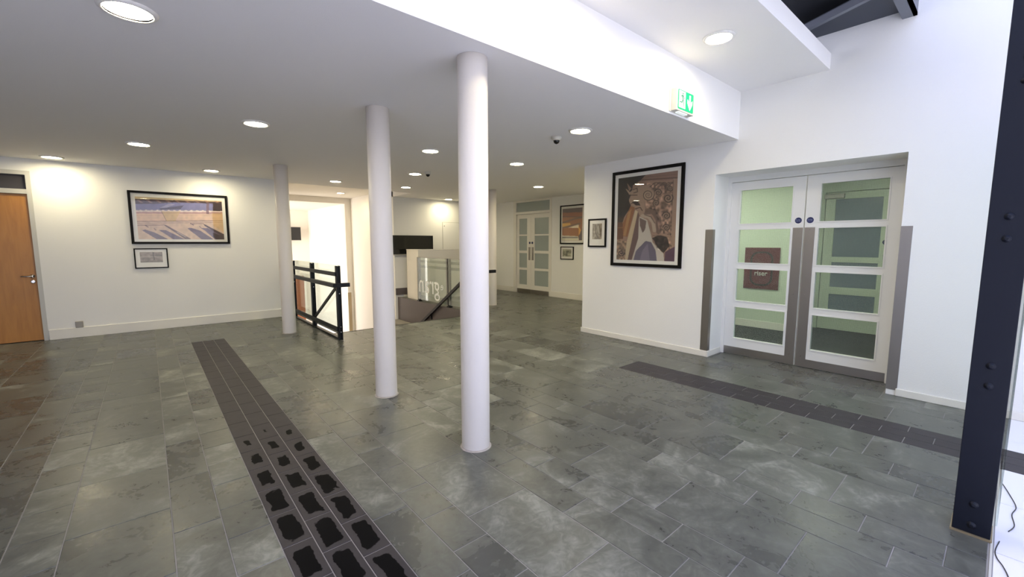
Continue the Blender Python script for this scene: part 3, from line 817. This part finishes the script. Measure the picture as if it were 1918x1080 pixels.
# sloping stair handrail
hr = thing('stair_handrail', 'black sloping handrail on the right side of the stairs', 'handrail', (4.99, 6.9, 0))
bm = bmesh.new(); bar(bm, (0, .05, .945), (0, 3.6, -1.28), .045, .06); bar(bm, (0, -.28, .905), (0, .07, .905), .05, .06); bar(bm, (0, -.28, .89), (.24, -.28, .89), .05, .06)
obj('rail', bm, M['black_steel'], hr)
bm = bmesh.new(); bar(bm, (0, .05, .985), (0, 3.6, -1.24), .016, .012); obj('steel_cap', bm, M['chrome'], hr)
for y in (.4, 1.9, 3.2):
    bm = bmesh.new(); bar(bm, (0, y, .945 - (y - .05) * .627), (.035, y, .80 - (y - .05) * .627), .03, .03)
    obj('bracket', bm, M['black_steel'], hr)

# ------------------------------------------------------------------ downlights, cameras, exit sign
ring_bm = lathe(bmesh.new(), [(.101, 0), (.126, 0), (.124, -.006), (.112, -.014), (.104, -.015), (.101, -.012)], 40, cap=False)
ring_me = bpy.data.meshes.new('trim_ring'); ring_bm.to_mesh(ring_me); ring_bm.free(); ring_me.materials.append(M['trim'])
lamp_bm = lathe(bmesh.new(), [(.101, -.001), (.101, -.003), (.06, -.004)], 32)
lamp_me = bpy.data.meshes.new('diffuser'); lamp_bm.to_mesh(lamp_me); lamp_bm.free(); lamp_me.materials.append(M['lamp'])
def downlight(x, y, label, z=ZC):
    t = thing('downlight', label, 'downlight', (x, y, z), 0, 'round ceiling downlights')
    obj('trim_ring', ring_me, None, t); obj('diffuser', lamp_me, None, t)
DL = [(.01, 3.07, 'large round downlight at the top left corner'),
      (.92, 5.05, 'round downlight above and left of the slim column, in front of the left wall'),
      (.01, 7.0, 'round downlight over the landscape picture, second from the maple door'),
      (-.93, 8.85, 'leftmost round downlight near the maple door'),
      (.90, 8.75, 'small round downlight above the right end of the landscape picture'),
      (2.90, 5.03, 'round downlight between the two tall columns'),
      (3.64, 6.85, 'round downlight touching the small dome camera between the columns'),
      (4.34, 8.60, 'small round downlight below the dome camera, before the back wall'),
      (2.89, 8.68, 'small round downlight left of the slim column, before the stairs'),
      (3.62, 3.10, 'round downlight right of the dome camera, nearest the exit sign'),
      (4.36, 4.98, 'round downlight just right of the nearest column'),
      (6.45, 6.67, 'small round downlight in front of the far double door'),
      (6.42, 10.2, 'tiny round downlight beside the nearest column at the back wall')]
DL.append((6.95, 5.2, 'unseen added downlight behind the corner of the statue picture wall'))  # unseen lamp added to brighten the far wall
for x, y, l in DL: downlight(x, y, l)
downlight(3.80, 1.745, 'round downlight on the higher ceiling, above the exit sign', 3.18)
downlight(2.30, 1.745, 'round downlight on the higher ceiling out of the frame', 3.18)
downlight(4.22, 12.3, 'small round downlight on the raised ceiling over the stairs', 2.838)
downlight(3.0, 10.8, 'round downlight on the raised stair ceiling beside the left column', 2.838)

def dome_camera(x, y, label):
    t = thing('dome_camera', label, 'camera', (x, y, ZC), 0, 'ceiling dome cameras')
    obj('housing', lathe(bmesh.new(), [(.058, 0), (.060, -.012), (.055, -.03), (.040, -.042)], 32), M['plastic'], t)
    pr = [(.036 * math.cos(a), -.040 - .040 * math.sin(a)) for a in [i * PI / 2 / 8 for i in range(8)]] + [(.003, -.080)]
    obj('dome', lathe(bmesh.new(), pr, 24), M['dome'], t)
dome_camera(3.63, 3.46, 'small dome camera beside the downlight near the exit sign')
dome_camera(3.72, 6.55, 'tiny dome camera between the slim column and the nearest column')

ex = thing('exit_sign', 'green and white running man exit sign with down arrow', 'exit sign', (3.955, YB, 2.672))
obj('housing', bevel(boxes((-.165, .165, -.065, 0, 0, .20)), .006, 2), M['plastic'], ex)
obj('back_plate', boxes((-.185, .16, -.012, 0, -.004, .212)), M['plastic'], ex)
obj('face', prism(bmesh.new(), rrect(0, .103, .285, .172, .012, 4), -.068, -.065, 'y'), M['sign_green'], ex)
pn = obj('door_panel', boxes((-.128, -.012, -.0695, -.068, .030, .180)), M['sign_white'], ex)
bm = prism(bmesh.new(), [(.062, .170), (.088, .170), (.088, .105), (.122, .128), (.122, .092), (.075, .030), (.028, .092), (.028, .128), (.062, .105)], -.0695, -.068, 'y')
obj('arrow', bm, M['sign_white'], ex)
man = bmesh.new()
lathe(man, [(.0095, -.0705), (.0095, -.0695)], 14, cx=-.060, cy=.160, axis='y')
for P in ([(-.078, .146), (-.058, .148), (-.050, .110), (-.066, .098)], [(-.078, .146), (-.098, .132), (-.104, .112), (-.098, .111), (-.091, .127), (-.074, .136)],
          [(-.058, .146), (-.044, .122), (-.026, .118), (-.026, .125), (-.040, .130), (-.052, .148)], [(-.066, .104), (-.052, .110), (-.040, .080), (-.034, .044), (-.044, .044), (-.050, .076)],
          [(-.068, .106), (-.054, .102), (-.072, .074), (-.100, .076), (-.118, .072), (-.118, .080), (-.098, .086), (-.078, .084)]):
    prism(man, P, -.0705, -.0695, 'y')
obj('running_man', man, M['sign_dark'], ex)
obj('lens', boxes((-.10, .06, -.055, -.02, -.010, 0)), M['sign_white'], ex)

# ------------------------------------------------------------------ framed pictures
def srgb_to_lin(a):
    a = np.clip(a, 0, 1); return np.where(a <= .04045, a / 12.92, ((a + .055) / 1.055) ** 2.4)
def homography(src, dst):
    A = []
    for (x, y), (u, v) in zip(src, dst):
        A.append([x, y, 1, 0, 0, 0, -u * x, -u * y, -u]); A.append([0, 0, 0, x, y, 1, -v * x, -v * y, -v])
    _, _, Vt = np.linalg.svd(np.array(A, float)); return Vt[-1].reshape(3, 3)
class Painter:
    """paints flat print colours on a grid; shapes are given in sketch units whose frame is the quad TL, TR, BR, BL"""
    def __init__(s, nu, nv, quad, base):
        s.nu, s.nv = nu, nv
        u, v = np.meshgrid(np.linspace(0, 1, nu), np.linspace(1, 0, nv))
        Hm = homography([(0, 0), (1, 0), (1, 1), (0, 1)], quad)
        P = Hm @ np.stack([u.ravel(), v.ravel(), np.ones(nu * nv)])
        s.x, s.y = P[0] / P[2], P[1] / P[2]
        s.c = np.tile(np.array(base, float) / 255, (nu * nv, 1))
        s.rs = np.random.RandomState(3)
    def mix(s, m, col, a=1.0):
        m = np.asarray(m, float)[:, None] * a; s.c = s.c * (1 - m) + np.array(col, float) / 255 * m
    def inside(s, pts):
        r = np.zeros(len(s.x), bool); n = len(pts); j = n - 1
        for i in range(n):
            xi, yi = pts[i]; xj, yj = pts[j]
            if yi != yj:
                k = ((yi > s.y) != (yj > s.y)) & (s.x < (xj - xi) * (s.y - yi) / (yj - yi) + xi); r ^= k
            j = i
        return r
    def poly(s, pts, col, a=1.0): s.mix(s.inside(pts), col, a)
    def stroke(s, pts, w, col, a=1.0):
        d = np.full(len(s.x), 1e9)
        for (x0, y0), (x1, y1) in zip(pts[:-1], pts[1:]):
            L = max(1e-6, (x1 - x0) ** 2 + (y1 - y0) ** 2)
            t = np.clip(((s.x - x0) * (x1 - x0) + (s.y - y0) * (y1 - y0)) / L, 0, 1)
            d = np.minimum(d, np.hypot(s.x - x0 - t * (x1 - x0), s.y - y0 - t * (y1 - y0)))
        s.mix(np.clip((w / 2 + 2 - d) / 4, 0, 1), col, a)
    def spiral(s, cx, cy, r, turns, w, col, a=1.0, a0=0.0):
        s.stroke([(cx + r * (1 - t / 40) * math.cos(a0 + turns * 2 * PI * t / 40), cy + r * (1 - t / 40) * math.sin(a0 + turns * 2 * PI * t / 40)) for t in range(41)], w, col, a)
    def ell(s, cx, cy, rx, ry, col, a=1.0): s.mix(np.hypot((s.x - cx) / rx, (s.y - cy) / ry) < 1, col, a)
    def mottle(s, amp, cell, mask=None):
        gx, gy = np.ptp(s.x) / cell, np.ptp(s.y) / cell
        g = s.rs.rand(int(gy) + 3, int(gx) + 3)
        fx, fy = (s.x - s.x.min()) / cell, (s.y - s.y.min()) / cell
        i, j = fx.astype(int), fy.astype(int); a, b = fx - i, fy - j
        n = g[j, i] * (1 - a) * (1 - b) + g[j, i + 1] * a * (1 - b) + g[j + 1, i] * (1 - a) * b + g[j + 1, i + 1] * a * b
        n = 1 + amp * (n - .5) * 2
        if mask is not None: n = np.where(mask, n, 1)
        s.c = np.clip(s.c * n[:, None], 0, 1)
    def mesh(s, name, w, h):
        nu, nv = s.nu, s.nv
        u, v = np.meshgrid(np.linspace(-w / 2, w / 2, nu), np.linspace(h, 0, nv)[::-1])
        co = np.stack([u.ravel(), np.zeros(nu * nv), v.ravel()], 1)
        idx = np.arange(nu * nv).reshape(nv, nu)
        F = np.stack([idx[:-1, :-1].ravel(), idx[:-1, 1:].ravel(), idx[1:, 1:].ravel(), idx[1:, :-1].ravel()], 1)
        me = bpy.data.meshes.new(name); me.from_pydata(co.tolist(), [], F.tolist())
        at = me.color_attributes.new('print', 'FLOAT_COLOR', 'POINT')
        rgba = np.ones((nu * nv, 4)); rgba[:, :3] = srgb_to_lin(s.c)
        at.data.foreach_set('color', rgba.ravel().astype(np.float32)); me.materials.append(M['print'])
        return me

def picture(label, loc, rotz, w, h, fw, pr, painter, fd=.028, group='black framed pictures'):
    """loc = bottom centre on the wall; pr = print rect (x0, x1, z0, z1) in the frame's own coordinates"""
    t = thing('framed_picture', label, 'picture', loc, rotz, group)
    bm = bmesh.new(); hw = w / 2
    for P in ([(-hw, 0), (hw, 0), (hw - fw, fw), (-hw + fw, fw)], [(hw, 0), (hw, h), (hw - fw, h - fw), (hw - fw, fw)],
              [(hw, h), (-hw, h), (-hw + fw, h - fw), (hw - fw, h - fw)], [(-hw, h), (-hw, 0), (-hw + fw, fw), (-hw + fw, h - fw)]):
        prism(bm, P, -fd, -.002, 'y')
    obj('frame', bm, M['black_frame'], t)
    obj('mat_board', boxes((-hw + fw * .8, hw - fw * .8, -.013, -.009, fw * .8, h - fw * .8)), M['mat_board'], t)
    x0, x1, z0, z1 = pr
    me = painter.mesh('print', x1 - x0, z1 - z0)
    obj('print', me, None, t, ((x0 + x1) / 2, -.0135, z0))
    obj('glass', boxes((-hw + fw * .9, hw - fw * .9, -.0205, -.019, fw * .9, h - fw * .9)), M['picture_glass'], t)
    return t

# statue picture on the right wall
P = Painter(150, 190, [(125, 190), (685, 122), (645, 982), (108, 960)], (158, 128, 108))
P.mottle(.10, 60)
P.poly([(100, 150), (400, 120), (395, 160), (330, 215), (262, 255), (250, 330), (222, 400), (245, 460), (180, 560), (165, 610), (90, 620)], (44, 37, 35))
P.poly([(118, 560), (175, 560), (165, 612), (112, 615)], (70, 55, 40))
P.poly([(330, 215), (390, 150), (700, 110), (700, 205), (400, 215)], (150, 118, 100))
P.stroke([(345, 208), (690, 190)], 9, (96, 70, 58)); P.stroke([(380, 180), (690, 158)], 4, (120, 92, 78))
P.poly([(640, 200), (700, 200), (660, 985), (610, 985)], (172, 142, 120)); P.stroke([(640, 215), (612, 720)], 6, (110, 86, 74))
P.poly([(240, 455), (280, 470), (212, 745), (162, 745), (168, 620)], (152, 98, 58)); P.poly([(215, 520), (250, 480), (195, 740), (170, 735)], (178, 135, 85))
P.poly([(90, 612), (165, 608), (170, 768), (90, 772)], (112, 72, 46)); P.stroke([(110, 662), (165, 660)], 8, (150, 110, 70))
P.poly([(285, 488), (308, 512), (212, 965), (182, 965), (205, 790)], (206, 186, 150))
P.poly([(308, 512), (328, 562), (312, 760), (250, 965), (212, 965)], (112, 86, 80))
P.poly([(320, 555), (395, 590), (432, 740), (445, 800), (525, 890), (552, 985), (245, 985), (312, 760)], (205, 196, 180))
P.poly([(325, 568), (388, 600), (376, 680), (352, 712), (326, 640)], (116, 96, 88))
P.poly([(262, 985), (290, 880), (380, 788), (432, 800), (484, 900), (484, 985)], (112, 104, 122)); P.poly([(320, 985), (350, 880), (400, 810), (420, 985)], (136, 128, 142))
P.stroke([(378, 515), (450, 505), (500, 580), (505, 700)], 52, (122, 99, 86)); P.stroke([(350, 548), (410, 560), (450, 610), (462, 690)], 34, (190, 170, 146))
P.stroke([(372, 540), (430, 560), (466, 620)], 7, (90, 70, 60))
reg = P.inside([(380, 240), (640, 230), (620, 720), (510, 720), (470, 500), (380, 470)])
P.mottle(.55, 17, reg)
P.poly([(190, 282), (235, 322), (282, 280), (330, 270), (420, 250), (440, 330), (372, 420), (375, 520), (330, 545), (292, 482), (236, 440), (224, 400), (242, 352)], (168, 142, 121))
P.poly([(205, 232), (248, 290), (225, 312)], (152, 122, 102)); P.poly([(188, 282), (236, 330), (230, 352)], (176, 150, 128))
P.stroke([(262, 300), (300, 285), (305, 320), (270, 330)], 8, (82, 62, 54)); P.stroke([(238, 352), (300, 352)], 8, (88, 66, 56))
P.poly([(252, 420), (302, 398), (332, 452), (292, 452)], (58, 44, 40)); P.stroke([(290, 480), (330, 470), (350, 500)], 8, (84, 62, 52)); P.stroke([(232, 440), (262, 425)], 7, (92, 72, 62))
P.ell(405, 352, 56, 56, (172, 146, 122)); P.spiral(405, 352, 56, 2.3, 9, (84, 64, 56)); P.spiral(405, 352, 48, 2.3, 4, (205, 182, 156))
for cx, cy, rr in ((590, 385, 48), (575, 552, 38), (575, 665, 34), (500, 330, 34), (480, 430, 30), (610, 290, 26)):
    P.ell(cx, cy, rr, rr, (150, 124, 104)); P.spiral(cx, cy, rr, 1.8, 10, (66, 50, 44), 1, cx); P.spiral(cx, cy, rr * .8, 1.6, 5, (190, 165, 140), .8, cx)
for k in range(5): P.stroke([(420 + 45 * k, 275), (470 + 40 * k, 235), (520 + 28 * k, 240)], 7, (88, 68, 58))
P.poly([(440, 760), (520, 732), (582, 760), (602, 840), (545, 902), (500, 860)], (58, 46, 41)); P.mottle(.6, 14, P.inside([(440, 740), (620, 720), (620, 900), (500, 900)]))
P.stroke([(520, 725), (600, 745), (640, 830)], 22, (168, 138, 116))
P.poly([(552, 985), (562, 890), (665, 835), (660, 985)], (98, 68, 86)); P.poly([(484, 985), (470, 850), (500, 870), (545, 905), (552, 985)], (212, 202, 188))
P.poly([(95, 768), (200, 790), (188, 985), (95, 985)], (150, 124, 100)); P.mottle(.5, 16, P.inside([(95, 768), (200, 790), (188, 985), (95, 985)])); P.spiral(152, 900, 30, 1.8, 9, (60, 46, 38))
P.c *= .88
picture('large black framed picture of a carved stone beast statue', (XR, 3.355, 1.113), -PI / 2, 1.116, 1.366, .042, (-.462, .462, .09, 1.275), P)

# landscape picture on the left wall
P = Painter(210, 120, [(215, 200), (1672, 272), (1720, 915), (290, 925)], (208, 182, 160))
P.poly([(200, 190), (1690, 262), (1690, 290), (200, 242)], (200, 178, 138))
P.poly([(200, 240), (1690, 288), (1690, 320), (900, 300), (560, 330), (200, 335)], (66, 42, 40))
for k in range(9): P.poly([(250 + 160 * k, 262), (300 + 160 * k, 265), (360 + 160 * k, 305), (310 + 160 * k, 305)], (170, 130, 110), .6)
P.poly([(200, 330), (560, 325), (900, 300), (1690, 315), (1690, 440), (200, 435)], (112, 108, 150)); P.poly([(640, 390), (800, 320), (900, 330), (760, 390)], (150, 145, 175))
P.poly([(200, 425), (1700, 430), (1700, 458), (200, 465)], (220, 205, 195))
for k in range(16): P.ell(270 + 95 * k, 430, 34, 10, (120, 112, 145), .8)
P.poly([(200, 462), (1700, 456), (1700, 490), (200, 492)], (178, 138, 130)); P.poly([(200, 490), (1700, 490), (1700, 605), (200, 620)], (216, 184, 156))
P.stroke([(200, 520), (1700, 505)], 6, (190, 150, 125)); P.stroke([(200, 625), (1720, 600)], 9, (110, 82, 78)); P.stroke([(200, 655), (1000, 642), (1720, 630)], 6, (140, 110, 100))
P.poly([(1500, 480), (1720, 470), (1720, 800), (1540, 690)], (206, 166, 110), .5)
P.stroke([(200, 692), (700, 682)], 9, (120, 92, 90)); P.stroke([(1160, 660), (1370, 652)], 9, (120, 92, 90))
for dx, dy in ((0, 0), (760, -40)):
    P.poly([(345 + dx, 775 + dy), (400 + dx, 762 + dy), (560 + dx, 810 + dy), (800 + dx, 925), (600 + dx, 925)], (106, 90, 110))
    P.poly([(625 + dx * .92, 765 + dy), (740 + dx * .92, 765 + dy), (900 + dx * .92, 840 + dy), (1080 + dx * .9, 925), (880 + dx * .92, 925), (700 + dx * .92, 810 + dy)], (108, 92, 112))
    P.stroke([(400 + dx, 690 + dy), (450 + dx, 720 + dy)], 14, (110, 84, 90)); P.stroke([(550 + dx, 740 + dy), (580 + dx, 770 + dy)], 12, (120, 95, 100))
P.poly([(700, 675), (745, 680), (1175, 912), (1080, 920)], (112, 92, 96)); P.poly([(1365, 650), (1720, 830), (1730, 890), (1395, 690)], (70, 48, 50))
P.stroke([(940, 800), (1080, 880)], 7, (220, 200, 185)); P.poly([(1530, 800), (1720, 870), (1720, 925), (1600, 925), (1530, 860)], (58, 40, 42))
P.poly([(670, 450), (990, 450), (905, 612), (755, 612)], (200, 172, 110), .6); P.stroke([(672, 452), (755, 612)], 6, (70, 55, 40)); P.stroke([(760, 612), (910, 608)], 7, (150, 120, 50))
P.poly([(632, 405), (1045, 348), (990, 412), (660, 424)], (66, 56, 82)); P.poly([(1420, 312), (1465, 314), (1465, 490), (1420, 490)], (96, 55, 55), .7)
P.poly([(1530, 300), (1690, 305), (1690, 440), (1530, 440)], (52, 36, 42)); P.mottle(.06, 40)
picture('long black framed landscape picture of a stone facade, left wall', (.484, YL, 1.432), 0, 1.336, .856, .036, (-.58, .585, .078, .762), P)

def sketch(seed, nu, nv, base, amp):
    p = Painter(nu, nv, [(0, 0), (100, 0), (100, 100), (0, 100)], base); p.rs = np.random.RandomState(seed)
    p.mottle(amp, 34); p.mottle(amp, 13); p.mottle(amp * .6, 6); return p
P = sketch(4, 50, 36, (128, 116, 108), .22); P.poly([(0, 40), (100, 44), (100, 52), (0, 48)], (172, 158, 146)); P.poly([(56, 0), (62, 0), (64, 80), (58, 80)], (92, 80, 80))
picture('small black framed print under the long landscape picture', (.043, YL, 1.031), 0, .43, .33, .018, (-.142, .068 + .075, .098, .268), P, .022)
P = sketch(7, 40, 50, (142, 134, 122), .20); P.stroke([(30, 10), (36, 60), (60, 90)], 10, (110, 102, 95)); P.stroke([(60, 20), (72, 60)], 14, (165, 158, 146))
picture('small portrait black framed print left of the statue picture', (XR, 4.189, 1.384), -PI / 2, .345, .437, .024, (-.091, .091, .123, .362), P, .022)
P = Painter(70, 90, [(0, 0), (100, 0), (100, 100), (0, 100)], (150, 96, 60))
P.poly([(0, 0), (100, 0), (100, 14), (0, 12)], (84, 72, 76)); P.poly([(0, 12), (100, 14), (100, 26), (0, 24)], (140, 84, 58)); P.stroke([(0, 25), (100, 29)], 3, (92, 74, 72))
P.poly([(0, 26), (100, 30), (60, 36), (0, 44)], (158, 106, 72)); P.stroke([(0, 44), (70, 32), (100, 30)], 4, (98, 84, 82)); P.poly([(0, 46), (40, 45), (44, 52), (0, 58)], (222, 172, 84))
P.poly([(30, 60), (82, 50), (84, 62)], (228, 214, 190)); P.stroke([(0, 60), (90, 48)], 4, (100, 84, 78)); P.poly([(0, 60), (84, 62), (88, 86), (0, 86)], (156, 98, 52)); P.poly([(82, 56), (96, 70), (96, 88), (84, 82)], (220, 160, 74))
P.poly([(0, 84), (80, 87), (86, 100), (0, 100)], (222, 218, 196)); P.stroke([(0, 90), (78, 91)], 3, (90, 84, 88)); P.poly([(84, 88), (100, 60), (100, 100), (86, 100)], (84, 76, 84))
picture('black framed abstract picture in orange and brown on the far wall', (XF, 7.27, 1.421), -PI / 2, .82, .985, .03, (-.34, .33, .09, .90), P)
P = sketch(12, 40, 36, (132, 130, 112), .28); P.poly([(46, 20), (54, 20), (54, 90), (46, 90)], (84, 84, 76)); P.poly([(0, 0), (100, 0), (100, 18), (0, 30)], (176, 172, 150), .6)
picture('small square black framed print below the orange and brown picture', (XF, 7.435, 1.02), -PI / 2, .45, .335, .022, (-.15, .15, .08, .265), P, .022)
